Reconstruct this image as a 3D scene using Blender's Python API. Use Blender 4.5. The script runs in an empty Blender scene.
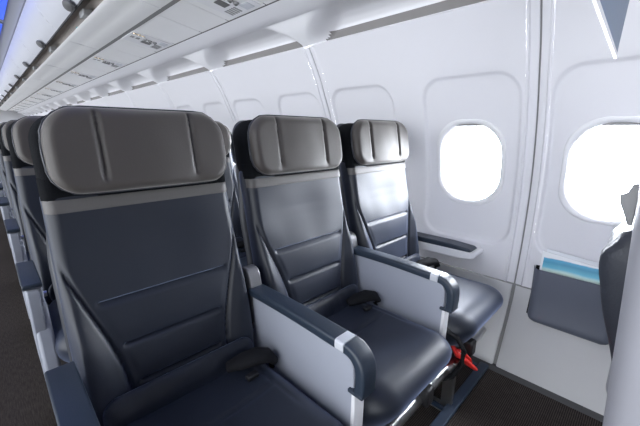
import bpy, bmesh, math, random
from mathutils import Vector, Matrix, noise
H = 1.11            # eye height above the cabin floor; z values below are written relative to the eye and lifted by H
PI = math.pi
random.seed(4)
COL = bpy.context.scene.collection
SEAM0, S = 0.38, 1.17     # first side-wall joint and spacing of the joints

# ------------------------------------------------------------------ materials
def mat(name, col, rough=.5, metal=0, bump=0, bscale=200, var=0, vscale=8, coat=0, spec=.5, sheen=0, stint=(1,1,1), emit=None, estr=0, col2=None):
    m = bpy.data.materials.new(name); m.use_nodes = True
    nt = m.node_tree; N = nt.nodes; L = nt.links
    b = N['Principled BSDF']
    b.inputs['Roughness'].default_value = rough
    b.inputs['Metallic'].default_value = metal
    b.inputs['Coat Weight'].default_value = coat
    b.inputs['Specular IOR Level'].default_value = spec
    b.inputs['Sheen Weight'].default_value = sheen
    b.inputs['Sheen Roughness'].default_value = .45
    b.inputs['Sheen Tint'].default_value = (*stint, 1)
    tc = N.new('ShaderNodeTexCoord')
    ns = N.new('ShaderNodeTexNoise'); ns.inputs['Scale'].default_value = vscale; ns.inputs['Detail'].default_value = 4
    L.new(tc.outputs['Object'], ns.inputs['Vector'])
    mx = N.new('ShaderNodeMix'); mx.data_type = 'RGBA'
    c2 = col2 or tuple(c*(1-var) for c in col)
    mx.inputs['A'].default_value = (*col, 1); mx.inputs['B'].default_value = (*c2, 1)
    L.new(ns.outputs['Fac'], mx.inputs['Factor']); L.new(mx.outputs['Result'], b.inputs['Base Color'])
    if bump:
        n2 = N.new('ShaderNodeTexNoise'); n2.inputs['Scale'].default_value = bscale; n2.inputs['Detail'].default_value = 3
        L.new(tc.outputs['Object'], n2.inputs['Vector'])
        bp = N.new('ShaderNodeBump'); bp.inputs['Strength'].default_value = bump; bp.inputs['Distance'].default_value = .002
        L.new(n2.outputs['Fac'], bp.inputs['Height']); L.new(bp.outputs['Normal'], b.inputs['Normal'])
    if emit:
        b.inputs['Emission Color'].default_value = (*emit, 1); b.inputs['Emission Strength'].default_value = estr
    return m
M = {}
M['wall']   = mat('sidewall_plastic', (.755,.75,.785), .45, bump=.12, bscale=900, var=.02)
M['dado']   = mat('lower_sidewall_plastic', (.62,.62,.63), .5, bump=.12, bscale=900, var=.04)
M['white']  = mat('white_plastic', (.82,.82,.84), .38, var=.02)
M['psu']    = mat('service_panel_plastic', (.87,.87,.87), .4, var=.03)
M['bin']    = mat('bin_plastic', (.80,.80,.80), .38, var=.03)
M['door']   = mat('bin_door_plastic', (.66,.67,.72), .32, var=.04)
M['recess'] = mat('bin_recess_shade_brown', (.42,.38,.35), .6, var=.3, vscale=5)  # brown-grey stands in for the shade between bin lip and door
M['gap']    = mat('dark_gasket', (.06,.06,.065), .7)
M['midgap'] = mat('grey_gasket', (.22,.22,.22), .7)
M['cove']   = mat('cove_grey', (.66,.65,.63), .5, var=.08, vscale=4)
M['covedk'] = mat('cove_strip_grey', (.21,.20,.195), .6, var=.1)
M['navy']   = mat('navy_leather', (.0088,.0118,.0200), .45, bump=.10, bscale=260, var=.2, spec=.45, sheen=.40, stint=(.55,.66,1.0))
M['roll']   = mat('navy_lumbar_cloth', (.007,.008,.011), .7, bump=.5, bscale=120, var=.3, spec=.2)
M['taupe']  = mat('taupe_leather', (.058,.050,.045), .5, bump=.12, bscale=240, var=.12, spec=.45, sheen=.40, stint=(1,.96,.9))
M['band']   = mat('grey_band', (.105,.098,.094), .5, bump=.25, bscale=300, var=.1)
M['mesh']   = mat('dark_mesh_fabric', (.008,.009,.011), .9, bump=.6, bscale=500, var=.5, vscale=300, spec=.12)
M['shell']  = mat('seat_shell_dark', (.035,.038,.048), .45, var=.1)
M['shellg'] = mat('seat_shell_grey', (.33,.33,.36), .4, var=.05)
M['side']   = mat('armrest_side_panel', (.36,.38,.44), .35, var=.03)
M['cap']    = mat('armrest_cap_blue', (.024,.036,.056), .38, bump=.2, bscale=500, var=.1, spec=.6)
M['capgrey']= mat('armrest_insert_grey', (.60,.62,.66), .35)
M['house']  = mat('hinge_housing_grey', (.20,.20,.21), .35, metal=.3)
M['metal']  = mat('brushed_metal', (.55,.55,.55), .28, metal=1)
M['bar']    = mat('baggage_bar_blue', (.025,.045,.085), .45, var=.2)
M['black']  = mat('black_plastic', (.012,.012,.014), .5)
M['strap']  = mat('black_webbing', (.009,.009,.011), .75, bump=.8, bscale=400, spec=.25)
M['red']    = mat('red_webbing', (.75,.025,.02), .5)
M['pocket'] = mat('pocket_blue_grey', (.13,.145,.19), .45, bump=.25, bscale=400, var=.08)
M['bagpkt'] = mat('seat_pocket_dark', (.05,.055,.07), .4, bump=.5, bscale=150, var=.3)
M['teal']   = mat('teal_tag', (.12,.38,.42), .4)
M['vent']   = mat('vent_grey', (.30,.30,.30), .4)
M['ventdk'] = mat('vent_dark', (.12,.12,.12), .5)
M['brass']  = mat('lamp_reflector', (.75,.62,.42), .25, metal=.7)
M['divider']= mat('divider_blue', (.06,.125,.23), .35, var=.08)
M['ceil']   = mat('ceiling_panel', (.30,.31,.36), .5)
M['blue']   = mat('blue_mood_glow', (.05,.1,.5), .5, emit=(.05,.12,.80), estr=.7)  # emission stands in for blue LED light washing the ceiling
M['paper']  = mat('paper_white', (.78,.80,.84), .45)

def carpet(name, a, b_):
    m = mat(name, a, .95, spec=.1); nt = m.node_tree; N = nt.nodes; L = nt.links; b = N['Principled BSDF']
    tc = N.new('ShaderNodeTexCoord'); mp = N.new('ShaderNodeMapping'); mp.inputs['Scale'].default_value = (260, 26, 1)
    ns = N.new('ShaderNodeTexNoise'); ns.inputs['Scale'].default_value = 1; ns.inputs['Detail'].default_value = 3
    wv = N.new('ShaderNodeTexWave'); wv.bands_direction = 'Y'; wv.inputs['Scale'].default_value = 45; wv.inputs['Distortion'].default_value = 1.5
    L.new(tc.outputs['Object'], mp.inputs['Vector']); L.new(mp.outputs['Vector'], ns.inputs['Vector']); L.new(tc.outputs['Object'], wv.inputs['Vector'])
    mm = N.new('ShaderNodeMath'); mm.operation = 'MULTIPLY'; L.new(ns.outputs['Fac'], mm.inputs[0]); L.new(wv.outputs['Fac'], mm.inputs[1])
    cr = N.new('ShaderNodeValToRGB'); cr.color_ramp.elements[0].color = (*a,1); cr.color_ramp.elements[1].color = (*b_,1)
    cr.color_ramp.elements[0].position = .12; cr.color_ramp.elements[1].position = .6
    L.new(mm.outputs[0], cr.inputs['Fac']); L.new(cr.outputs['Color'], b.inputs['Base Color'])
    bp = N.new('ShaderNodeBump'); bp.inputs['Strength'].default_value = .6; bp.inputs['Distance'].default_value = .003
    L.new(mm.outputs[0], bp.inputs['Height']); L.new(bp.outputs['Normal'], b.inputs['Normal'])
    return m
M['carpet'] = carpet('charcoal_carpet', (.030,.025,.023), (.115,.097,.088))

def glass():
    m = bpy.data.materials.new('window_pane'); m.use_nodes = True
    nt = m.node_tree; N = nt.nodes; L = nt.links; N.clear()
    o = N.new('ShaderNodeOutputMaterial'); mx = N.new('ShaderNodeMixShader'); t = N.new('ShaderNodeBsdfTransparent'); g = N.new('ShaderNodeBsdfGlossy')
    t.inputs['Color'].default_value = (.97,.98,1,1); g.inputs['Roughness'].default_value = .05
    fr = N.new('ShaderNodeFresnel'); fr.inputs['IOR'].default_value = 1.3
    L.new(fr.outputs[0], mx.inputs[0]); L.new(t.outputs[0], mx.inputs[1]); L.new(g.outputs[0], mx.inputs[2]); L.new(mx.outputs[0], o.inputs[0])
    return m
M['glass'] = glass()

def card_mat():
    # printed safety card: white edge, cyan photograph panel with a paler wave below
    m = mat('printed_card', (.8,.8,.8), .35); nt = m.node_tree; N = nt.nodes; L = nt.links; b = N['Principled BSDF']
    tc = N.new('ShaderNodeTexCoord'); sp = N.new('ShaderNodeSeparateXYZ'); L.new(tc.outputs['Generated'], sp.inputs[0])
    wv = N.new('ShaderNodeTexNoise'); wv.inputs['Scale'].default_value = 2.5; L.new(tc.outputs['Generated'], wv.inputs['Vector'])
    ad = N.new('ShaderNodeMath'); ad.operation = 'MULTIPLY_ADD'; ad.inputs[1].default_value = .04
    L.new(wv.outputs['Fac'], ad.inputs[0]); L.new(sp.outputs['Z'], ad.inputs[2])
    cr = N.new('ShaderNodeValToRGB'); e = cr.color_ramp.elements
    e[0].position = 0; e[0].color = (.62,.70,.45,1)
    e[1].position = 1; e[1].color = (.85,.87,.9,1)
    for p_, c in ((.66,(.75,.80,.62,1)), (.74,(.55,.75,.72,1)), (.78,(.12,.50,.66,1)), (.86,(.03,.28,.46,1)), (.92,(.05,.36,.58,1)), (.935,(.85,.87,.9,1))):
        k = e.new(p_); k.color = c
    L.new(ad.outputs[0], cr.inputs['Fac'])
    # plain white margins left and right
    c1 = N.new('ShaderNodeMath'); c1.operation = 'COMPARE'; c1.inputs[1].default_value = .5; c1.inputs[2].default_value = .465
    L.new(sp.outputs['Y'], c1.inputs[0])
    mx = N.new('ShaderNodeMix'); mx.data_type = 'RGBA'; mx.inputs['A'].default_value = (.85,.87,.9,1)
    L.new(c1.outputs[0], mx.inputs['Factor']); L.new(cr.outputs['Color'], mx.inputs['B']); L.new(mx.outputs['Result'], b.inputs['Base Color'])
    return m
M['card'] = card_mat()

# ------------------------------------------------------------------ mesh helpers
def finish(name, verts, faces, m, parent=None, smooth=True, loc=None, bevel=0, angle=35):
    me = bpy.data.meshes.new(name); me.from_pydata([tuple(v) for v in verts], [], faces); me.update()
    bm = bmesh.new(); bm.from_mesh(me); bmesh.ops.remove_doubles(bm, verts=bm.verts, dist=1e-6)
    bmesh.ops.recalc_face_normals(bm, faces=bm.faces); bm.to_mesh(me); bm.free()
    me.materials.append(m)
    if smooth: me.polygons.foreach_set('use_smooth', [True]*len(me.polygons))
    o = bpy.data.objects.new(name, me); COL.objects.link(o)
    if parent: o.parent = parent
    if loc: o.location = loc
    if bevel:
        b = o.modifiers.new('bevel', 'BEVEL'); b.width = bevel; b.segments = 3; b.limit_method = 'ANGLE'; b.angle_limit = math.radians(angle)
    if smooth:
        try: me.set_sharp_from_angle(angle=math.radians(48))
        except Exception: pass
    return o
class MB:
    def __init__(s): s.v = []; s.f = []
    def add(s, v, f):
        k = len(s.v); s.v += [Vector(a) for a in v]; s.f += [tuple(i+k for i in q) for q in f]; return s
    def box(s, x0, x1, y0, y1, z0, z1):
        v = [(x,y,z) for z in (z0,z1) for y in (y0,y1) for x in (x0,x1)]
        return s.add(v, [(0,2,3,1),(4,5,7,6),(0,1,5,4),(2,6,7,3),(0,4,6,2),(1,3,7,5)])
    def tube(s, pts, r, n=10, flat=1, caps=True):
        pts = [Vector(p) for p in pts]; k0 = len(s.v); m = len(pts)
        for i, p in enumerate(pts):
            d = (pts[min(i+1,m-1)] - pts[max(i-1,0)]).normalized()
            a = d.cross(Vector((0,0,1)));  a = a.normalized() if a.length > .05 else Vector((1,0,0))
            b = a.cross(d).normalized(); rr = r[i] if isinstance(r, (list,tuple)) else r
            for j in range(n):
                t = 2*PI*j/n; s.v.append(p + a*math.cos(t)*rr + b*math.sin(t)*rr*flat)
        for i in range(m-1):
            for j in range(n):
                s.f.append((k0+i*n+j, k0+i*n+(j+1)%n, k0+(i+1)*n+(j+1)%n, k0+(i+1)*n+j))
        if caps: s.f.append(tuple(k0+j for j in range(n))[::-1]); s.f.append(tuple(k0+(m-1)*n+j for j in range(n)))
        return s
    def prism(s, prof, axis, a0, a1):
        # prof: closed 2D outline; axis 'x' -> prof is (y,z); axis 'y' -> prof is (x,z)
        n = len(prof)
        P = (lambda p,a:(a,p[0],p[1])) if axis == 'x' else (lambda p,a:(p[0],a,p[1])) if axis == 'y' else (lambda p,a:(p[0],p[1],a))
        v = [P(p,a0) for p in prof] + [P(p,a1) for p in prof]
        return s.add(v, [tuple(range(n))[::-1], tuple(range(n,2*n))] + [(i,(i+1)%n,(i+1)%n+n,i+n) for i in range(n)])
    def disc(s, c, nrm, r, h, n=20, r2=None):
        c = Vector(c); nrm = Vector(nrm).normalized(); a = nrm.orthogonal().normalized(); b = nrm.cross(a); r2 = r if r2 is None else r2
        v = [c + a*math.cos(2*PI*j/n)*r + b*math.sin(2*PI*j/n)*r for j in range(n)] + [c + nrm*h + a*math.cos(2*PI*j/n)*r2 + b*math.sin(2*PI*j/n)*r2 for j in range(n)]
        return s.add(v, [tuple(range(n))[::-1], tuple(range(n,2*n))] + [(i,(i+1)%n,(i+1)%n+n,i+n) for i in range(n)])
    def build(s, name, m, parent=None, smooth=True, bevel=0, loc=None):
        return finish(name, s.v, s.f, m, parent, smooth, loc, bevel)
def empty(name, loc=(0,0,0)):
    o = bpy.data.objects.new(name, None); COL.objects.link(o); o.location = loc; o.empty_display_size = .1; return o
def tag(o, label, cat, group=None):
    o['label'] = label; o['category'] = cat
    if group: o['group'] = group
    return o
def struct(o): o['kind'] = 'structure'; return o
def dup(root, off, label=None):
    def rec(o, par):
        c = o.copy(); COL.objects.link(c)
        if par: c.parent = par
        for ch in kids[o.name]: rec(ch, c)
        return c
    kids = {}
    def walk(o):
        kids[o.name] = list(o.children)
        for c in o.children: walk(c)
    walk(root)
    r = rec(root, None); r.location = Vector(root.location) + Vector(off)
    if label: r['label'] = label
    return r
def sstep(a, b, x):
    if a == b: return float(x >= a)
    t = min(1, max(0, (x-a)/(b-a))); return t*t*(3-2*t)
def rr_sdf(x, y, hw, hh, r):
    qx, qy = abs(x)-hw+r, abs(y)-hh+r
    return math.hypot(max(qx,0), max(qy,0)) + min(max(qx,qy),0) - r
def gauss(x, s): return math.exp(-(x/s)**2)

def pad(name, hw, hh, r, tf, tb, Rf, Rb, T, m, parent, extra=None, nx=40, ny=40, wfun=None, sub=0):
    """closed cushion: rounded-rectangle outline in (p,q), bulging by tf on the front side and tb on the back"""
    v = []; f = []
    def prof(d, R): t = min(1, max(0, d/R)); return math.sqrt(max(0, 1-(1-t)**2))
    for side in (0, 1):
        for j in range(ny+1):
            b = math.sin(PI/2*(2*j/ny-1)); q = b*hh
            ex = max(0, abs(q)-(hh-r)); w = hw - r + math.sqrt(max(0, r*r-ex*ex))
            for i in range(nx+1):
                ta = 2*i/nx-1; a = .55*math.sin(PI/2*ta) + .45*ta
                p_ = a*w; d = -rr_sdf(p_, q, hw, hh, r)
                if i in (0,nx) or j in (0,ny): d = 0
                k = wfun(q) if wfun else 1
                if side == 0: n = tf*prof(d, Rf) + (extra(p_*k, q)*min(1, d/Rf*2) if extra else 0)
                else: n = -tb*prof(d, Rb)
                v.append(T(p_*k, q, n))
    W = nx+1; K = W*(ny+1)
    for j in range(ny):
        for i in range(nx):
            a = j*W+i; f.append((a, a+1, a+W+1, a+W)); f.append((K+a, K+a+W, K+a+W+1, K+a+1))
    return finish(name, v, f, m, parent)

# ------------------------------------------------------------------ side wall
ZX = [(-1.16,1.55),(-1.11,1.563),(-1.02,1.60),(-.79,1.688),(-.6,1.716),(-.4,1.726),(-.2,1.711),(-.05,1.677),(.1,1.628),(.22,1.576),(.334,1.524),(.45,1.456),(.50,1.42)]
def XW(z):
    if z <= ZX[0][0]: return ZX[0][1]
    for k in range(len(ZX)-1):
        (z0,x0),(z1,x1) = ZX[k], ZX[k+1]
        if z <= z1:
            # cubic (Catmull) interpolation
            zm,xm = ZX[max(k-1,0)]; zp,xp = ZX[min(k+2,len(ZX)-1)]
            t = (z-z0)/(z1-z0); m0 = (x1-xm)/(z1-zm)*(z1-z0); m1 = (xp-x0)/(zp-z0)*(z1-z0)
            return (2*t**3-3*t*t+1)*x0+(t**3-2*t*t+t)*m0+(-2*t**3+3*t*t)*x1+(t**3-t*t)*m1
    return ZX[-1][1]
TOPZ = .478; DZ = -.705
PZ = -.150; PHW, PHH, PR = .152, .196, .135
def rect_hit(hw, hh, r, cx, cy, th):
    """distance from origin along angle th to a rounded rectangle centred at (cx,cy)"""
    a, b = 0, 2.0; c, s_ = math.cos(th), math.sin(th)
    for _ in range(40):
        m_ = (a+b)/2
        if rr_sdf(m_*c-cx, m_*s_-cy, hw, hh, r) > 0: b = m_
        else: a = m_
    return a
def window_cell(mb, yc, y0, y1):
    corners = [math.atan2(zz-PZ, yy-yc) for zz in (DZ,TOPZ) for yy in (y0,y1)]
    n = 144; th = sorted([2*PI*i/n-PI for i in range(n) if all(abs(2*PI*i/n-PI-c) > .012 for c in corners)] + corners); n = len(th)
    hw = (y1-y0)/2; cy = (y0+y1)/2-yc; hh = (TOPZ-DZ)/2; cz = (DZ+TOPZ)/2-PZ
    zc = -.150-PZ
    A = [rect_hit(PHW+.004, PHH+.004, PR, 0, 0, t) for t in th]
    B = [rect_hit(.209, .385, .090, 0, zc, t) for t in th]
    C_ = [rect_hit(.226, .402, .10, 0, zc, t) for t in th]
    D = [rect_hit(hw, hh, 1e-4, cy, cz, t) for t in th]
    rings = []
    rings.append((A, .050)); rings.append((A, .008))
    for k in range(1,9): rings.append(([a+(b-a)*k/8 for a,b in zip(A,B)], .008+.006*k/8))
    for k in range(1,6): t=k/5; rings.append(([a+(b-a)*t for a,b in zip(B,C_)], .014*(1-sstep(0,1,t))))
    for k in range(1,11): t=k/10; rings.append(([a+(b-a)*t for a,b in zip(C_,D)], 0 ))
    v = []; f = []
    for R_, dep in rings:
        for a, t in zip(R_, th):
            y = yc+a*math.cos(t); z = PZ+a*math.sin(t); v.append((XW(z)+dep, y, z+H))
    for k in range(len(rings)-1):
        for i in range(n): f.append((k*n+i, k*n+(i+1)%n, (k+1)*n+(i+1)%n, (k+1)*n+i))
    mb.add(v, f)
def wall_strip(mb, rows, zs):
    """longitudinal strip: rows = list of (y, depth)"""
    v = [(XW(z)+d, y, z+H) for z in zs for (y,d) in rows]; n = len(rows)
    mb.add(v, [(j*n+i, j*n+i+1, (j+1)*n+i+1, (j+1)*n+i) for j in range(len(zs)-1) for i in range(n-1)])
zs_up = [DZ+(TOPZ-DZ)*k/30 for k in range(31)]
zs_dn = [-1.10+(DZ-.006+1.10)*k/10 for k in range(11)]
C1, C2 = .280, .900
mb = MB()
window_cell(mb, C1, .046, .59); window_cell(mb, C2, .59, 1.128)
wall_strip(mb, [(.046,0),(.043,-.003),(.037,-.003),(.032,.004),(.008,.004),(.0035,.006),(.0035,.03)], zs_up)
wall_strip(mb, [(1.128,0),(1.131,-.003),(1.137,-.003),(1.142,.004),(1.162,.004),(1.1665,.006),(1.1665,.03)], zs_up)
# top lip turning away from the cabin
v = []
for k in range(25):
    y = .0025+(1.165)*k/24; v += [(XW(TOPZ), y, TOPZ+H), (XW(TOPZ)+.006, y, TOPZ+.008+H), (XW(TOPZ)+.03, y, TOPZ+.008+H)]
mb.add(v, [(3*k+j, 3*k+3+j, 3*k+4+j, 3*k+1+j) for k in range(24) for j in range(2)])
panel = struct(mb.build('wall_right', M['wall']))
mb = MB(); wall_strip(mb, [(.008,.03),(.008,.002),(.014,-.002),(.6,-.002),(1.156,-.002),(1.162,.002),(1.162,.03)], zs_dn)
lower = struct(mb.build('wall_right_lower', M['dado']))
mb = MB(); wall_strip(mb, [(-.03,.012),(.03,.012)], [-1.10+(TOPZ+1.10)*k/30 for k in range(31)])
wall_strip(mb, [(0,.008),(1.17,.008)], [DZ-.05, DZ-.012, DZ+.004, DZ+.05])
joint = struct(mb.build('trim_1', M['midgap']))
mb = MB(); wall_strip(mb, [(0,-.006),(1.17,-.006)], [-1.112,-1.088]); v = [(XW(-1.088)-.006,0,-1.088+H),(XW(-1.088)-.006,1.17,-1.088+H),(XW(-1.088)+.01,1.17,-1.086+H),(XW(-1.088)+.01,0,-1.086+H)]
mb.add(v, [(0,1,2,3)])
base = struct(mb.build('baseboard_right', M['gap']))
# window: bezel ring + pane + shade housing handle
def make_window():
    n = 96; v = []; f = []
    prof = [(-.006,.052),(-.006,.012),(-.001,.004),(.007,.002),(.013,.005),(.016,.012)]
    for off, dep in prof:
        for i in range(n):
            t = 2*PI*i/n; a = rect_hit(PHW+off, PHH+off, PR, 0, 0, t); y = a*math.cos(t); z = PZ+a*math.sin(t); v.append((XW(z)+dep, y, z+H))
    for k in range(len(prof)-1):
        for i in range(n): f.append((k*n+i, k*n+(i+1)%n, (k+1)*n+(i+1)%n, (k+1)*n+i))
    w = finish('window_1', v, f, M['white'])
    struct(w)
    v = []; n = 48
    for i in range(n):
        t = 2*PI*i/n; a = rect_hit(PHW-.005, PHH-.005, PR, 0, 0, t); y = a*math.cos(t); z = PZ+a*math.sin(t); v.append((XW(z)+.045, y, z+H))
    v.append((XW(PZ)+.045, 0, PZ+H))
    finish('window_pane', v, [(i,(i+1)%n,n) for i in range(n)], M['glass'], w)
    mb = MB(); z = PZ+PHH-.010
    mb.box(XW(z)+.012, XW(z)+.034, -.085, .085, z-.008+H, z+.012+H); mb.box(XW(z)+.002, XW(z)+.014, -.045, .045, z-.006+H, z+.000+H)
    sh = mb.build('shade_handle', M['vent'], w, bevel=.003)
    return w
win = make_window()
wi = 1
first = True
NB = 15
KF = -4
for k in range(KF, NB):
    y = SEAM0 + k*S
    if k == KF:
        for o in (panel, lower, joint, base): o.location = (0,y,0)
    else:
        for o in (panel, lower, joint, base):
            c = o.copy(); c.location = (0,y,0); COL.objects.link(c)
            if o is joint: c.name = 'trim_%d' % (k-KF+1)
    for c_ in (C1, C2):
        if k == KF and c_ == C1: win.location = (0,y+c_,0); continue
        wi += 1; w = win.copy(); w.name = 'window_%d' % wi; COL.objects.link(w); w.location = (0,y+c_,0)
        for ch in win.children: d = ch.copy(); COL.objects.link(d); d.parent = w
YF = SEAM0 + KF*S; YB = SEAM0 + NB*S - S + S      # front and rear ends of what is built

# ------------------------------------------------------------------ cove above the windows (scalloped bay by bay)
P0 = (1.285,.590); P1 = (1.446,.481)
def cove_bay():
    mb = MB(); ny, nt = 90, 33; v = []; ww = []
    cav = [(1.285,.590),(1.32,.600),(1.36,.606),(1.40,.606),(1.44,.598),(1.475,.580),(1.495,.560),(1.503,.54),(1.505,.52),(1.505,.50),(1.49,.478),(1.45,.478)]
    def cavity(t):
        x = t*(len(cav)-1); i = min(int(x), len(cav)-2); u = x-i; return (cav[i][0]*(1-u)+cav[i+1][0]*u, cav[i][1]*(1-u)+cav[i+1][1]*u)
    for i in range(ny+1):
        u = i/ny; u = .5-.5*math.cos(PI*u) if True else u
        y = u*S
        d = min(y, S-y)
        for j in range(nt+1):
            t = j/nt; cx, cz = cavity(t)
            bx = P0[0]+(P1[0]-P0[0])*t; bz = P0[1]+(P1[1]-P0[1])*t; s_ = math.sin(PI*t)
            bx += -.008*s_; bz += -.006*s_
            hwb = .022 + .11*(1-sstep(0,.95,t))**1.3
            w = sstep(hwb, hwb+.03+.20*(1-t)**.7, d)
            v.append((bx+(cx-bx)*w, y, bz+(cz-bz)*w+H)); ww.append((w,t))
    f = []; f2 = []
    W = nt+1
    for i in range(ny):
        yv = v[i*W][1]
        for j in range(nt):
            q = (i*W+j, i*W+j+1, (i+1)*W+j+1, (i+1)*W+j)
            f.append(q)
    me_f = f
    o = finish('trim_cove', v, me_f, M['cove'])
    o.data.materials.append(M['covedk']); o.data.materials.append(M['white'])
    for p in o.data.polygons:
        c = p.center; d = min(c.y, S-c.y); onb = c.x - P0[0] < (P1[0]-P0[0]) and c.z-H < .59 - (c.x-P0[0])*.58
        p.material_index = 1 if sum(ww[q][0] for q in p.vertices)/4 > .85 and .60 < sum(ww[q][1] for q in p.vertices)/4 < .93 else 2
    return o
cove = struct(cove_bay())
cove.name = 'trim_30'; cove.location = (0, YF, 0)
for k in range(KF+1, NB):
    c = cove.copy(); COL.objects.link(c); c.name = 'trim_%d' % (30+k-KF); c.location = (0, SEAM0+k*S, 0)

# rail between bin underside and cove, and backing
def lstrip(name, pts, m, y0=YF, y1=YB, smooth=True, n=1):
    v = [(x, y0+(y1-y0)*k/n, z+H) for k in range(n+1) for x,z in pts]; W = len(pts)
    return finish(name, v, [(k*W+i, k*W+i+1, (k+1)*W+i+1, (k+1)*W+i) for k in range(n) for i in range(W-1)], m, smooth=smooth)
struct(lstrip('trim_60', [(1.138,.617),(1.15,.612),(1.22,.598),(1.275,.586),(1.285,.590),(1.30,.62)], M['white']))
struct(lstrip('trim_61', [(1.112,.624),(1.18,.612)], M['gap']))
struct(lstrip('ceiling', [(.845,1.075),(1.0,1.03),(1.35,.86),(1.57,.64),(1.60,.44)], M['gap']))  # unseen backing, added to block light leaking in above the service panels
struct(lstrip('trim_62', [(.838,.668),(.862,.664)], M['midgap']))

# ------------------------------------------------------------------ passenger service panels
PU = 1.14; PY0 = 1.10
def psu_z(x): return .667 - (x-.852)/(1.128-.852)*.046
def make_psu():
    t = empty('passenger_service_unit', (0,0,0))
    def slab(mb, x0, x1, y0, y1, lift=0):
        mb.add([(x0,y0,psu_z(x0)-lift+H),(x1,y0,psu_z(x1)-lift+H),(x1,y1,psu_z(x1)-lift+H),(x0,y1,psu_z(x0)-lift+H),
                (x0,y0,psu_z(x0)+.012+H),(x1,y0,psu_z(x1)+.012+H),(x1,y1,psu_z(x1)+.012+H),(x0,y1,psu_z(x0)+.012+H)],
               [(0,1,2,3),(7,6,5,4),(0,4,5,1),(1,5,6,2),(2,6,7,3),(3,7,4,0)])
    mb = MB(); slab(mb, .846, 1.134, .002, .43); slab(mb, .846, 1.134, .434, .80); slab(mb, .846, 1.134, .804, PU-.002)
    mb.build('panel', M['psu'], t, bevel=.0015)
    mb = MB(); slab(mb, .862, 1.118, .455, .735, .004); mb.build('control_plate', M['white'], t, bevel=.002)
    nrm = Vector((-.16,0,-1)).normalized()
    def at(x, y): return Vector((x, y, psu_z(x)-.0045+H))
    for x in (.885,.912,.939):       # reading lamps
        l = MB().disc(at(x,.50), nrm, .0125, .006, r2=.011).build('reading_lamp', M['brass'], t)
        MB().disc(at(x,.50)+nrm*.005, nrm, .008, .003).build('lens', M['white'], l)
    for x in (.965,.998,1.031):      # air nozzles
        a = MB().disc(at(x,.55), nrm, .016, .010, r2=.012).build('air_nozzle', M['vent'], t)
        MB().disc(at(x,.55)+nrm*.009, nrm, .007, .006, r2=.005).build('nozzle_tip', M['ventdk'], a)
    for x, y in ((.895,.585),(.93,.585)):
        mb = MB(); slab(mb, x-.012, x+.012, y-.012, y+.03, .006); mb.build('call_button', M['vent'], t, bevel=.002)
    mb = MB(); slab(mb, .965, 1.03, .60, .66, .006); mb.build('sign_screen', M['ventdk'], t, bevel=.003)
    mb = MB()
    for i in range(5): slab(mb, 1.05, 1.10, .60+i*.022, .612+i*.022, .006)
    mb.build('speaker_grille', M['vent'], t)
    mb = MB(); slab(mb, 1.055, 1.105, .49, .56, .008); mb.build('mask_door_latch', M['capgrey'], t, bevel=.004)
    return t
ordn = ['first','second','third','fourth','fifth','sixth','seventh','eighth','ninth','tenth','eleventh','twelfth','thirteenth','fourteenth','fifteenth','sixteenth']
psu = make_psu()
y_first = PY0 - 2*PU
psu.location = (0, y_first, 0)
tag(psu, 'white overhead service panel, frontmost of the row under the bins', 'service panel', 'service panels under the overhead bins')
for k in range(1, 16):
    w = ('second' if k == 1 else ordn[k]) + ' white overhead service panel counted from the front, with lamps and air nozzles'
    dup(psu, (0, k*PU, 0), w)

# ------------------------------------------------------------------ overhead bins
BU = 1.43
def make_bin():
    t = empty('overhead_bin', (0,0,0)); g = .004
    # closed outlines (x,z) extruded along the cabin
    und = [(.842,.668),(.80,.674),(.742,.684),(.738,.6865),(.70,.692),(.64,.700),(.624,.704),(.618,.710),(.622,.716),(.64,.716),(.70,.712),(.838,.69)]
    mb = MB(); mb.prism([(x,z+H) for x,z in und], 'y', g, BU-g); mb.build('underside', M['bin'], t)
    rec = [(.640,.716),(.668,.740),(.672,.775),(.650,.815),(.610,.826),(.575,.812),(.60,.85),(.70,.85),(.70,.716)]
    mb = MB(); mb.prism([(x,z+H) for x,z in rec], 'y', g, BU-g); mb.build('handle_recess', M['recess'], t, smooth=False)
    door = [(.572,.770),(.545,.790),(.515,.822),(.488,.862),(.468,.910),(.458,.960),(.455,1.01),(.460,1.06),(.475,1.06),(.60,1.06),(.60,.83),(.578,.80)]
    mb = MB(); mb.prism([(x,z+H) for x,z in door], 'y', g, BU-g); d = mb.build('door', M['door'], t)
    lip = [(.574,.762),(.568,.768),(.572,.776),(.584,.80),(.590,.80),(.582,.765)]
    mb = MB(); mb.prism([(x,z+H) for x,z in lip], 'y', g, BU-g); mb.build('door_seal', M['gap'], d)
    # paddle latch at the middle of the door's lower edge
    v = []; n = 24; c = Vector((.540,BU/2,.778+H)); ax = Vector((0,1,0)); bx = Vector((-.62,0,.6)).normalized(); nn = Vector((-.6,0,-.62)).normalized()
    mb = MB(); vv = []
    for lay, sc in ((0,1),(.012,.97),(.018,.8)):
        for j in range(n): a = 2*PI*j/n; vv.append(c + nn*lay + ax*math.cos(a)*.075*sc + bx*math.sin(a)*.035*sc)
    mb.add(vv, [tuple(range(2*n,3*n))] + [(l*n+i, l*n+(i+1)%n, (l+1)*n+(i+1)%n, (l+1)*n+i) for l in range(2) for i in range(n)] + [tuple(range(n))[::-1]])
    mb.build('latch', M['ventdk'], d)
    mb = MB(); mb.box(.600,.652,BU/2-.06,BU/2+.06,.722+H,.765+H); mb.build('latch_housing', M['vent'], t, bevel=.008)
    # end joint strips
    mb = MB(); mb.prism([(x,z+H-.002) for x,z in [(.838,.668),(.742,.684),(.64,.700),(.618,.710),(.63,.720),(.84,.70)]], 'y', -g, g)
    mb.prism([(.572,.768+H),(.513,.820+H),(.466,.910+H),(.453,1.01+H),(.458,1.06+H),(.50,1.06+H),(.55,.82+H)], 'y', -g, g)
    mb.build('edge_trim', M['white'], t)
    return t
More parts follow.
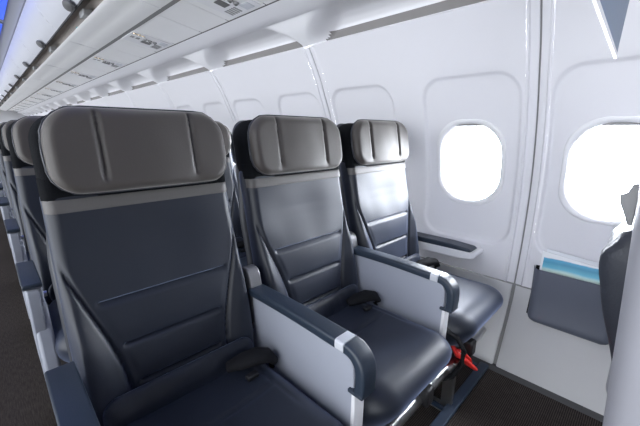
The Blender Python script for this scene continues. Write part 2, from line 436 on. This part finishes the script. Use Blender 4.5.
bin0 = make_bin(); by0 = .70 - 1.43
bin0.location = (0, by0, 0)
tag(bin0, 'grey overhead luggage bin, frontmost of the row along the aisle', 'overhead bin', 'overhead luggage bins')
for k in range(1, 13):
    dup(bin0, (0, k*BU, 0), ordn[k] + ' grey overhead luggage bin counted from the front, door closed')
# small teal seat-row tag standing in the bin recess
def teal(y, label):
    mb = MB(); mb.box(-.003,.003,-.018,.018,0,.042); o = mb.build('row_tag', M['teal'], bevel=.001, loc=(.640,y,.704+H)); o.rotation_euler = (0,.25,.5)
    return tag(o, label, 'tag')
teal(3.22, 'small teal tag on the lip of an overhead bin')

# ceiling
def ceil_pts(a, b, off=0):
    P = [(.44,1.125),(.40,1.128),(.30,1.150),(.10,1.19),(-.15,1.21),(-.45,1.215),(-.75,1.20),(-1.0,1.15)]
    return [(x, z+off) for x, z in P]
struct(lstrip('ceiling', [(.845,1.076),(.47,1.070),(.455,1.075),(.445,1.115),(.40,1.140),(.10,1.20),(-.15,1.22),(-.45,1.225),(-.75,1.21),(-1.0,1.16),(-1.1,1.06)], M['ceil']))
lp = None
for k in range(0, 13):
    y0 = 1.25*k + .03 - .9
    pts = [(.375,1.136),(.30,1.152),(.20,1.168),(.06,1.194)]
    if lp is None:
        t = empty('glowing_ceiling_panel', (0,y0,0))
        o = lstrip('glow_panel', pts, M['blue'], 0, 1.10); o.parent = t  # ceiling surface glows itself instead of being lit blue
        mb = MB()
        for yy in (0,1.10):
            v = []
            for x,z in pts: v += [(x,yy-.012,z-.006+H),(x,yy+.012,z-.006+H),(x,yy-.012,z+.008+H),(x,yy+.012,z+.008+H)]
            for q in range(len(pts)-1):
                a = 4*q; b = a+4
                mb.f += [tuple(len(mb.v)+z for z in r) for r in ((a,a+1,b+1,b),(a+2,b+2,b+3,a+3),(a,b,b+2,a+2),(a+1,a+3,b+3,b+1))]
            mb.v += [Vector(x) for x in v]
        mb.build('frame', M['ceil'], t)
        lp = tag(t, 'ceiling panel glowing with blue mood light, frontmost above the aisle', 'ceiling light', 'glowing blue ceiling panels')
    else:
        dup(lp, (0, 1.25*k, 0), ordn[k] + ' ceiling panel glowing with blue mood light above the aisle counted from the front')

# ------------------------------------------------------------------ floor and cabin end
mb = MB(); mb.add([(-1.6,YF,0),(1.60,YF,0),(1.60,YB,0),(-1.6,YB,0)], [(0,1,2,3)])
struct(mb.build('floor', M['carpet'], smooth=False))
mb = MB(); mb.box(-1.6,1.8,YB,YB+.05,0,2.5)
struct(mb.build('wall_back', M['dado'], smooth=False))
mb = MB(); mb.box(-1.6,1.8,YF-.05,YF,0,2.5)
struct(mb.build('wall_front', M['dado'], smooth=False))

# ------------------------------------------------------------------ seats
SX = [.290, .804, 1.312]
def yf(z):
    """front surface of the backrest, leaning back; knots in eye-relative height"""
    K = [(-.85,.80),(-.70,.795),(-.60,.805),(-.50,.825),(-.40,.848),(-.30,.872),(-.17,.903),(-.10,.918),(.05,.945)]
    for i in range(len(K)-1):
        if z <= K[i+1][0]:
            t = (z-K[i][0])/(K[i+1][0]-K[i][0]); return K[i][1]+(K[i+1][1]-K[i][1])*t
    return K[-1][1]
YO = .62    # y of the seat's own origin
def make_seat(shell_mat):
    t = empty('airplane_seat', (0,YO,0))
    zc, hh = -.350, .370          # backrest centre and half-height (z from -.72 to .03)
    def T(p_, q, n): z = zc+q; return (p_, yf(z)-YO+.034-n, z+H)
    def seam(z): return .170 - .050*sstep(-.22,-.60,z) if z > -.60 else .120
    def sx(z):
        u = min(1,max(0,(-.20-z)/.42)); u = u*u*(3-2*u)
        return .232 - .098*u
    def extra(p_, q):
        z = zc+q; s_ = sx(z); a = abs(p_); e = 0
        low = min(1,max(0,(-.24-z)/.22))
        low = low*low*(3-2*low)
        e += low*.017*sstep(s_-.010, s_+.045, a)          # side bolsters
        e -= .009*gauss(a-s_+.004, .0050)*min(1, low*3)         # seam beside the bolster
        if a < s_+.01:
            w = 1-sstep(s_-.034, s_-.018, a)
            for zg in (-.395,-.505,-.605): e -= .013*gauss(z-zg, .0042)*w
            for za, zb in ((-.395,-.505),(-.505,-.605)):
                if zb < z < za: e += .003*math.sin(PI*(z-zb)/(za-zb))*w
            if z > -.395: e -= .010*math.exp(-(p_/.14)**2)*min(1,max(0,(z+.395)/.10))*min(1,max(0,(-.18-z)/.08))
        e += .0025*noise.noise(Vector((p_*9, q*9, 1.3)))
        return e
    def wf(q):
        z = zc+q; return .925 + .055*(1-sstep(-.15,-.11,z)) + .02*min(1,max(0,(-.16-z)/.30)) - .02*min(1,max(0,(-.60-z)/.12))
    pad('backrest', .226, hh, .035, .034, .05, .030, .03, T, M['navy'], t, extra, 130, 190, wf)
    # dark rear shell
    def T2(p_, q, n): z = -.345+q; return (p_, yf(z)-YO+.088-n, z+H)
    def w2(q): z = -.345+q; return .915 + .11*(1-sstep(-.32,-.10,z))
    pad('back_shell', .222, .380, .055, .030, .018, .02, .02, T2, shell_mat, t, None, 30, 40, w2)
    # dark side wall of the headrest area
    def T4(p_, q, n): z = -.070+q; return (p_, yf(z)-YO+.034-n, z+H)
    pad('head_carrier', .2195, .106, .065, .035, .06, .02, .03, T4, M['mesh'], t, None, 30, 24)
    # grey band and dark mesh band wrap the backrest
    def band(name, z0, z1, off, hw, m):
        v = []; n = 40; rows = 6
        for r_ in range(rows+1):
            z = z0+(z1-z0)*r_/rows
            for i in range(n+1):
                p_ = -hw+2*hw*i/n; d = hw-abs(p_); rr = .022
                back = 0 if d > rr else rr-math.sqrt(max(0, rr*rr-(rr-d)**2))
                edge = .002 if r_ in (0,rows) else 0
                v.append((p_, yf(z)-YO-off+edge+back+(.0) , z+H))
        f = [(r_*(n+1)+i, r_*(n+1)+i+1, (r_+1)*(n+1)+i+1, (r_+1)*(n+1)+i) for r_ in range(rows) for i in range(n)]
        # close with a back sheet
        k = len(v); v += [(a[0]*.995, a[1]+.012, a[2]) for a in v]; f += [tuple(x+k for x in q)[::-1] for q in f]
        bd = list(range(n+1)) + [r_*(n+1)+n for r_ in range(1,rows+1)] + [rows*(n+1)+i for i in range(n-1,-1,-1)] + [r_*(n+1) for r_ in range(rows-1,0,-1)]
        for a, b in zip(bd, bd[1:]+bd[:1]): f.append((a,b,b+k,a+k))
        return finish(name, v, f, m, t)
    band('grey_band', -.180, -.151, .0035, .2205, M['band'])
    band('mesh_band', -.152, -.105, .0020, .2215, M['mesh'])
    # headrest
    def T3(p_, q, n): z = -.046+q; return (p_+.008, yf(z)-YO-.016-n+.006*(abs(p_)/.2)**2, z+H)
    def ex3(p_, q):
        a = abs(abs(p_)-.108); top = 1-sstep(.055,.075,-q)
        e = -.009*gauss(a, .0055)*top + .004*math.cos(p_/.108*PI/2)**2
        e += .0015*noise.noise(Vector((p_*14, q*14, 5)))
        e -= .003*gauss(a,.02)*gauss(q+.075,.02)
        return e
    def w3(q): return 1 - .085*min(1,max(0,(q)/.095))**2 - .02*min(1,max(0,-q/.095))**2
    hr = pad('headrest', .211, .095, .055, .022, .012, .026, .02, T3, M['taupe'], t, ex3, 90, 50, w3)
    # piping at the headrest's edge
    pts = []
    for i in range(65):
        a = 2*PI*i/64; r_ = rect_hit(.2115,.0955,.056,0,0,a); x, q = r_*math.cos(a), r_*math.sin(a)
        p = T3(x*w3(q), q, -.004); pts.append(p)
    MB().tube(pts, .0035, 6).build('piping', M['shell'], hr)
    # cushion: front nose at y=.345
    yc0 = .592; hy = .246
    def T5(p_, q, n):
        y = yc0+q; lift = .010*((yc0-y)/hy)  # a little higher at the knee
        y += .026*sstep(0,.2,-q)*(1-sstep(-.04,.045,n))
        return (p_, y-YO, -.735+lift+n*(1 if n > 0 else 1-.12*sstep(0,.2,-q))+H - .05*sstep(.10,.26,-q)*0)
    def ex5(p_, q):
        e = .006*sstep(.10,.2,abs(p_))*sstep(-.10,.05,q)*1.0 - .006*math.exp(-(p_/.12)**2)*sstep(-.16,0,q)
        e -= .004*gauss(abs(p_)-.165,.005)*sstep(-.10,-.02,q)
        e -= .004*gauss(q-.03,.005)*(1-sstep(.15,.165,abs(p_)))
        return e + .002*noise.noise(Vector((p_*8, q*8, 9)))
    pad('seat_cushion', .229, hy, .095, .078, .070, .085, .055, T5, M['navy'], t, ex5, 70, 80)
    # soft roll where back and seat meet
    def T6(p_, q, n): return (p_, .778-YO-n*.6+q*.3, -.648+q+n*.5+H)
    def ex6(p_, q): return .006*noise.noise(Vector((p_*14, q*20, 3)))+.004*noise.noise(Vector((p_*40, q*18, 7)))
    pad('lumbar_roll', .200, .042, .035, .030, .020, .040, .03, T6, M['navy'], t, ex6, 50, 20)
    # folded seat belt beside the roll
    def belt(sd):
        mb = MB(); bx = .165*sd
        mb.tube([(bx-.075*sd,.742-YO,-.640+H),(bx-.04*sd,.722-YO,-.628+H),(bx,.705-YO,-.622+H),(bx+.03*sd,.695-YO,-.630+H),(bx+.045*sd,.690-YO,-.650+H),(bx+.040*sd,.692-YO,-.668+H)], [.018,.030,.032,.028,.022,.014], 14, .62)
        b_ = mb.build('seat_belt', M['strap'], t)
        if sd > 0:
            mb = MB(); mb.box(bx-.055,bx-.02,.665-YO,.685-YO,-.655+H,-.642+H); mb.build('buckle', M['black'], b_, bevel=.004)
    belt(1)
    # cushion pan underneath
    def T7(p_, q, n): return (p_, .62+q-YO, -.825+n+H)
    pad('seat_pan', .19, .19, .03, .02, .03, .02, .02, T7, M['shell'], t, None, 16, 16)
    return t
seat0 = make_seat(M['shell'])
ROW = .86
rown = ['nearest','second','third','fourth','fifth','sixth','seventh','eighth']
seatname = ['aisle','middle','window']
seat0.location.x = SX[0]
tag(seat0, 'large dark navy aisle seat with grey headrest, nearest to the camera', 'airplane seat', 'navy leather airplane seats')
NR = 7
for r in range(NR):
    for c in range(3):
        if r == 0 and c == 0: continue
        if r == 0: lab = ['', 'navy middle seat in the nearest row, between the two tall armrests', 'navy window seat in the nearest row, beside the cabin wall and window'][c]
        elif r == 1: lab = 'navy %s seat directly behind the nearest row, mostly hidden' % seatname[c]
        else: lab = 'navy %s seat in the %s row counted from the camera, mostly hidden' % (seatname[c], rown[r])
        dup(seat0, (SX[c]-SX[0], r*ROW, 0), lab)

# ------------------------------------------------------------------ armrests
def make_arm(y0, y1, grey=True):
    """y0 front, y1 rear, along x=0"""
    t = empty('armrest', (0,(y0+y1)/2,0)); oy = (y0+y1)/2
    # side panel body
    pr = [(y1+.01,-.492),(y0+.07,-.496),(y0+.040,-.505),(y0+.031,-.53),(y0+.028,-.61),(y0+.030,-.755),(y1,-.81),(y1+.012,-.62)]
    mb = MB(); mb.prism([(a-oy,b+H) for a,b in pr], 'x', -.0185, .0185); mb.build('side_panel', M['side'], t, bevel=.004)
    mb = MB(); mb.prism([(a-oy,b+H) for a,b in [(y0+.034,-.600),(y0+.022,-.600),(y0+.024,-.757),(y0+.036,-.757)]], 'x', -.0195, .0195); mb.build('front_strip', M['white'], t, bevel=.003)
    # lower trim bar
    mb = MB(); mb.prism([(a-oy,b+H) for a,b in [(y0+.036,-.728),(y1-.02,-.782),(y1-.02,-.797),(y0+.036,-.742)]], 'x', -.021, .021); mb.build('lower_trim', M['house'], t, bevel=.002)
    # cap path swept with a rounded rectangular section
    def sweep(path, hw, th, name, m, par, side=0):
        v = []; f = []; sec = []
        k = 5
        for cx, cz, a0 in ((hw-.008, th-.008, 0),(-hw+.008, th-.008, 90),(-hw+.004,.004,180),(hw-.004,.004,270)):
            rr = .008 if a0 < 180 else .004
            for j in range(k): a = math.radians(a0+90*j/(k-1)); sec.append((cx+rr*math.cos(a), cz+rr*math.sin(a)))
        n = len(sec)
        for i,(y,z) in enumerate(path):
            a = path[max(i-1,0)]; b = path[min(i+1,len(path)-1)]; d = Vector((b[0]-a[0], b[1]-a[1])).normalized(); nr = Vector((d.y, -d.x))
            for sx_, sz in sec: v.append((sx_, y+nr.x*sz-oy, z+nr.y*sz+H))
        for i in range(len(path)-1):
            for j in range(n): f.append((i*n+j, i*n+(j+1)%n, (i+1)*n+(j+1)%n, (i+1)*n+j))
        f.append(tuple(range(n))); f.append(tuple((len(path)-1)*n+j for j in range(n))[::-1])
        return finish(name, v, f, m, par)
    zt = -.503
    # path runs rear -> front; the normal points up
    top = [(y1+.012-(y1+.012-(y0+.085))*i/8, zt+.004*math.sin(PI*i/8)) for i in range(9)]
    sweep(top, .0265, .026, 'cap', M['cap'], t)
    ins = [(y0+.084,zt),(y0+.070,zt),(y0+.057,zt)]
    sweep(ins, .0262, .0262, 'insert', M['capgrey'] if grey else M['cap'], t)
    cy, cz, R_ = y0+.056, zt-.036, .036
    el = [(y0+.056,zt)] + [(cy-R_*math.sin(a), cz+R_*math.cos(a)) for a in [PI/2*i/10 for i in range(1,11)]] + [(y0+.0195,zt-.060),(y0+.0215,zt-.085)]
    e = sweep(el, .0268, .026, 'elbow_cap', M['cap'], t)
    mb = MB(); mb.box(-.0275,.0275,y0-.004-oy,y0+.040-oy,zt-.094+H,zt-.084+H); mb.build('cap_lip', M['cap'], e, bevel=.003)
    # hinge housing behind
    if grey:
        pr = [(y1-.002,-.60),(y1+.075,-.60),(y1+.078,-.45)] + [(y1+.045+.033*math.cos(a), -.450+.030*math.sin(a)) for a in [PI*i/8 for i in range(0,9)]] + [(y1+.006,-.47)]
        mb = MB(); mb.prism([(a-oy,b+H) for a,b in pr], 'x', -.020, .020); mb.build('hinge_housing', M['house'], t, bevel=.006)
    return t
armB = make_arm(.380, .815)
XA = [ .0335, .5415, 1.0475 ]
armB.location.x = XA[1]
tag(armB, 'tall armrest with blue cap between the nearest aisle seat and the middle seat', 'armrest', 'closed-side armrests with blue caps')
dup(armB, (XA[2]-XA[1]+.008, .022, 0), 'tall armrest with blue cap between the middle seat and the window seat')
for r in (1,2):
    dup(armB, (0, r*ROW, 0), 'blue-capped armrest beside the middle seat in the %s row, hidden by seatbacks' % rown[r])
    dup(armB, (XA[2]-XA[1], r*ROW, 0), 'blue-capped armrest beside the window seat in the %s row, hidden by seatbacks' % rown[r])
def make_aisle_arm():
    t = empty('aisle_armrest', (0,.67,0)); oy = .67
    pr = [(.80,-.500),(.565,-.500),(.550,-.512),(.548,-.60),(.60,-.76),(.66,-.83),(.80,-.86),(.92,-.84),(.90,-.70),(.84,-.56)]
    mb = MB(); mb.prism([(a-oy,b+H) for a,b in pr], 'x', -.018, .014); mb.build('side_panel', M['side'], t, bevel=.005)
    mb = MB(); mb.prism([(a-oy,b+H) for a,b in [(.803,-.507),(.558,-.503),(.544,-.493),(.544,-.481),(.80,-.478),(.812,-.486)]], 'x', -.0255, .0255); mb.build('cap', M['cap'], t, bevel=.004)
    mb = MB(); mb.prism([(a-oy,b+H) for a,b in [(.80,-.51),(.560,-.505),(.556,-.555),(.62,-.575),(.80,-.575)]], 'x', -.019, .024); mb.build('front_block', M['side'], t, bevel=.005)
    mb = MB(); mb.prism([(a-oy,b+H) for a,b in [(.84,-.58),(.60,-.585),(.54,-.72),(.49,-.88),(.50,-.96),(.86,-.96),(.90,-.72)]], 'x', -.015, .030); mb.build('lower_shroud', M['side'], t, bevel=.010)
    mb = MB(); mb.box(-.006,.010,.68-oy,.76-oy,0,-.80+H); mb.build('support_post', M['shell'], t, bevel=.003)
    mb = MB()
    mb.tube([(.022,.59-oy,-.54+H),(.034,.59-oy,-.54+H)], .010, 12); mb.build('recline_button', M['metal'], t)
    return t
aa = make_aisle_arm(); aa.location.x = XA[0]+.004
tag(aa, 'blue-capped aisle armrest beside the nearest aisle seat, at the bottom edge of the photo', 'armrest', 'aisle armrests')
for r in range(1, NR):
    dup(aa, (0, r*.845-.055, 0), 'blue-capped aisle armrest of the %s row counted from the camera' % rown[r])
# window-side armrest fixed on the wall
t = empty('window_armrest', (1.63,.72,0))
pr = [(.90,-.572),(.60,-.565),(.560,-.562),(.540,-.570),(.534,-.585),(.550,-.602),(.60,-.610),(.90,-.620)]
mb = MB(); mb.prism([(a-.72,b+H) for a,b in pr], 'x', -.045, .085); mb.build('body', M['white'], t, bevel=.008)
mb = MB(); mb.prism([(a-.72,b+H) for a,b in [(.90,-.574),(.56,-.566),(.55,-.558),(.565,-.548),(.66,-.543),(.90,-.545)]], 'x', -.047, .030); mb.build('cap', M['cap'], t, bevel=.005)
tag(t, 'white window-side armrest with slim blue cap, fixed on the wall', 'armrest')

# ------------------------------------------------------------------ under-seat frames
def make_frame():
    t = empty('seat_frame', (.795,.62,0)); ox, oy = .795, .62
    def bx(x,y,z): return (x-ox,y-oy,z+H)
    MB().tube([bx(.10,.435,-.885),bx(1.50,.435,-.885)], .021, 16).build('crossbar', M['metal'], t)
    MB().tube([bx(.10,.80,-.885),bx(1.50,.80,-.885)], .021, 16).build('crossbar', M['metal'], t)
    for x in (.42, 1.165):
        mb = MB()
        for y in (.43,.80): mb.prism([(x-.010-ox,y-.022-oy),(x+.010-ox,y-.022-oy),(x+.010-ox,y+.022-oy),(x-.010-ox,y+.022-oy)], 'z', -.87+H, .015)
        mb.box(x-.008-ox,x+.008-ox,.42-oy,.82-oy,.014,.034)
        l = mb.build('leg', M['metal'], t, bevel=.003)
        MB().tube([bx(x,.43,-.87),bx(x,.80,-1.08)], .011, 10).build('diagonal_strut', M['metal'], l)
        mb = MB(); mb.box(x-.016-ox,x+.016-ox,  .41-oy,.84-oy,.0,.018); mb.build('floor_fitting', M['metal'], l, bevel=.003)
    for x in (.30,.62,.93,1.30):
        mb = MB(); mb.box(x-.024-ox,x+.024-ox,.395-oy,.53-oy,-.900+H,-.835+H); mb.build('bracket', M['black'], t, bevel=.008)
    mb = MB(); mb.box(.30-ox,1.515-ox,.385-oy,.425-oy,-1.075+H,-1.060+H); mb.build('baggage_bar', M['bar'], t, bevel=.004)
    for x in (.43,1.14,1.50):
        mb = MB(); mb.box(x-.008-ox,x+.008-ox,.40-oy,.60-oy,-1.085+H,-1.074+H); mb.box(x-.008-ox,x+.008-ox,.40-oy,.412-oy,0,-1.074+H); mb.build('bar_foot', M['bar'], t)
    return t
fr = make_frame()
tag(fr, 'metal seat frame with blue baggage bar under the nearest row', 'seat frame', 'seat frames')
for r in range(1, NR): dup(fr, (0, r*ROW, 0), 'metal seat frame under the %s row counted from the camera, hidden' % rown[r])
# life vest pouch with red pull strap under the window seat
t = empty('life_vest_pouch', (1.29,.60,.095))
def T8(p_, q, n): return (p_, -.05+q*.25+n*.2, .09+q*.5+n)
pad('pouch', .085, .11, .03, .035, .035, .03, .03, T8, M['strap'], t, lambda p_,q: .006*noise.noise(Vector((p_*30,q*30,2))), 24, 24)
mb = MB()
def sp_(x,y,z): return (x-1.29,y-.60,z+H-.095)
mb.tube([sp_(1.165,.435,-.80),sp_(1.170,.415,-.835),sp_(1.20,.400,-.862),sp_(1.235,.388,-.900),sp_(1.275,.380,-.935)], [.015,.021,.018,.023,.019], 10, .45)
mb.tube([sp_(1.18,.425,-.822),sp_(1.215,.405,-.848),sp_(1.25,.40,-.885),sp_(1.268,.395,-.91)], [.010,.017,.016,.013], 8, .4)
mb.build('pull_strap', M['red'], t)['label'] = 'bright red pull strap'
tag(t, 'black life vest pouch with bright red strap under the window seat', 'life vest pouch')
# loose black belt strap hanging between middle and window cushions
mb = MB()
pts = [(1.075,.50,-.70),(1.085,.44,-.695),(1.10,.395,-.72),(1.115,.372,-.77),(1.118,.375,-.83),(1.11,.40,-.89),(1.10,.44,-.92)]
mb.tube([(x,y,z+H) for x,y,z in pts], .017, 12, .5)
o = mb.build('hanging_strap', M['strap']); tag(o, 'loose black webbing strap hanging between the middle and window cushions', 'strap')

# ------------------------------------------------------------------ magazine pocket on the lower wall
def pocket():
    t = empty('magazine_pocket', (1.69,.150,-.718+H))
    hw, hh = .156, .126
    # pocket front: shell bulging into the cabin, thin walled
    v = []; nx, nz = 30, 20
    for side in (0,1):
        for j in range(nz+1):
            z = -hh+2*hh*j/nz
            for i in range(nx+1):
                a = 2*i/nx-1
                ex = max(0, -z-(hh-.03)); w = hw - .03 + math.sqrt(max(0,.03**2-ex**2)) + .006*z/hh
                y = a*w; d = min(w-abs(y), z+hh)
                b = math.sqrt(max(0,1-(1-min(1,d/.030))**2))
                dep = (.020+.030*(z+hh)/(2*hh))*b
                zw = -.72+z
                v.append((XW(zw)-1.69-.004-dep+(.004 if side else 0), y, z+.012*math.cos(a*PI/2)*(0)))
    W = nx+1; K = W*(nz+1); f = []
    for j in range(nz):
        for i in range(nx):
            a = j*W+i; f.append((a,a+1,a+W+1,a+W)); f.append((K+a,K+a+W,K+a+W+1,K+a+1))
    for i in range(nx): a = nz*W+i; f.append((a,a+1,K+a+1,K+a))
    finish('pocket_front', v, f, M['pocket'], t)
    mb = MB()
    v = [(XW(-.72+z)-1.69-.003, y, z) for z in (-.10,0,hh-.005,hh+.004) for y in (-hw,hw)]
    mb.add(v, [(0,1,3,2),(2,3,5,4),(4,5,7,6)]); mb.build('back_plate', M['mesh'], t)
    return t
mp = pocket()
tag(mp, 'blue-grey literature pocket on the lower wall below the right window', 'pocket')
def card(y0, y1, ztop, zbot, xt, xb, tilt, m, label):
    mb = MB(); mb.add([(xb,y0,zbot),(xb,y1,zbot),(xt,y1,ztop+tilt),(xt,y0,ztop),(xb+.002,y0,zbot),(xb+.002,y1,zbot),(xt+.002,y1,ztop+tilt),(xt+.002,y0,ztop)],
        [(0,1,2,3),(4,7,6,5),(0,4,5,1),(1,5,6,2),(2,6,7,3),(3,7,4,0)])
    c = Vector((xb,(y0+y1)/2,zbot)); mb.v = [q-c for q in mb.v]
    o = mb.build('safety_card', m, smooth=False, loc=c); return tag(o, label, 'card')
card(.050,.287,-.536+H,-.79+H,1.700,1.666,.024,M['card'],'white and teal printed safety card in front inside the wall pocket')
card(.015,.275,-.522+H,-.80+H,1.712,1.684,.020,M['paper'],'plain pale sheet standing behind the teal card in the wall pocket')

# ------------------------------------------------------------------ seats of the row ahead, seen from behind at the right edge
FY = -1.042
s1 = dup(seat0, (SX[2]-SX[0], FY+.012, 0), 'back of the window seat ahead with bulging dark pocket, right edge of the photo')
s2 = dup(seat0, (SX[1]-SX[0], FY, 0), 'back of the middle seat ahead, smooth grey strip at the right edge')
for s_ in (s1, s2):
    for ch in list(s_.children):
        if ch.name.startswith('back_shell'): bpy.data.objects.remove(ch)
    # upright rear shell
    def T2b(p_, q, n): z = -.345+q; return (p_, 1.005-YO-n-.03*min(1,max(0,(-.1-z)/.5)), z+H)
    pad('back_shell', .226, .395, .07, .050, .045, .05, .045, T2b, M['shellg'], s_, None, 40, 50)
def pocket_T(p_, q, n): z = -.525+q; return (p_, 1.012-YO-.03+n*1.0, z+H)
pad('literature_pocket', .185, .300, .05, .02, .01, .06, .02, pocket_T, M['bagpkt'], s1,
    lambda p_,q: .010*noise.noise(Vector((p_*12,q*9,4)))+.090*sstep(-.25,.20,q)*(1-.3*sstep(.2,.26,q)), 40, 50)
mb = MB(); mb.prism([(1.045-YO,-.125+H),(1.062-YO,-.13+H),(1.070-YO,-.155+H),(1.084-YO,-.16+H),(1.078-YO,-.185+H),(1.055-YO,-.24+H),(1.045-YO,-.24+H)], 'x', -.12, -.10); mb.build('coat_hook', M['vent'], s1, bevel=.004)

dup(fr, (0, FY, 0), 'metal seat frame under the row ahead, outside the photo')
# divider hanging from the overhead panels just ahead
t = empty('hanging_divider', (.80,.105,.612+H))
pr = [(-.36,-.402),(-.10,-.418),(.235,-.440),(.262,-.33),(.275,-.03),(-.36,-.02)]
mb = MB(); mb.prism(pr, 'y', -.0018, .0018); mb.build('panel', M['divider'], t, smooth=False, bevel=.003)
mb = MB(); mb.prism([(-.36,-.410),(-.10,-.426),(.238,-.448),(.238,-.438),(-.10,-.416),(-.36,-.400)], 'y', -.0022, .0022); mb.build('edge_trim', M['white'], t, smooth=False)
mb = MB(); mb.box(-.36,.03,-.012,.012,-.03,-.012); mb.build('mounting_rail', M['white'], t, smooth=False)
tag(t, 'blue hanging divider panel with white lower edge, top right corner', 'divider')

# ------------------------------------------------------------------ daylight
W = bpy.data.worlds.new('daylight'); bpy.context.scene.world = W; W.use_nodes = True
nt = W.node_tree; N = nt.nodes; L = nt.links; bg = N['Background']
tc = N.new('ShaderNodeTexCoord'); sp = N.new('ShaderNodeSeparateXYZ'); L.new(tc.outputs['Generated'], sp.inputs[0])
def ramp(a, b, lo, hi):
    m_ = N.new('ShaderNodeMapRange'); m_.interpolation_type = 'SMOOTHSTEP'
    for k_, v_ in (('From Min',a),('From Max',b),('To Min',lo),('To Max',hi)): m_.inputs[k_].default_value = v_
    L.new(sp.outputs['X'], m_.inputs['Value']); return m_
ra = ramp(.0, .45, .12, 28.0); rb = ramp(-.5, -.9, 0, 2.7)      # bright cloud on the window side, softer light from the far side
ad = N.new('ShaderNodeMath'); ad.operation = 'ADD'; L.new(ra.outputs[0], ad.inputs[0]); L.new(rb.outputs[0], ad.inputs[1]); L.new(ad.outputs[0], bg.inputs['Strength'])
bg.inputs['Color'].default_value = (.90,.94,1.0,1)

# ------------------------------------------------------------------ camera
cam = bpy.data.cameras.new('camera'); co = bpy.data.objects.new('camera', cam); COL.objects.link(co)
r_ = Vector((.70887132,-.70529906,.00739545)); u_ = Vector((.16351482,.17452428,.97098104)); f_ = Vector((.6861227,.68709134,-.2390421))
co.matrix_world = Matrix(((r_.x,u_.x,-f_.x,0),(r_.y,u_.y,-f_.y,0),(r_.z,u_.z,-f_.z,H),(0,0,0,1)))
cam.sensor_width = 36; cam.lens = 331.95*36/640; cam.clip_start = .02
sc = bpy.context.scene; sc.camera = co
sc.view_settings.view_transform = 'Standard'; sc.view_settings.look = 'None'; sc.view_settings.gamma = 1; sc.view_settings.exposure = .54
sc.view_settings.use_curve_mapping = False
sc.cycles.max_bounces = 10; sc.cycles.diffuse_bounces = 6; sc.cycles.transparent_max_bounces = 12
sc.cycles.use_denoising = True
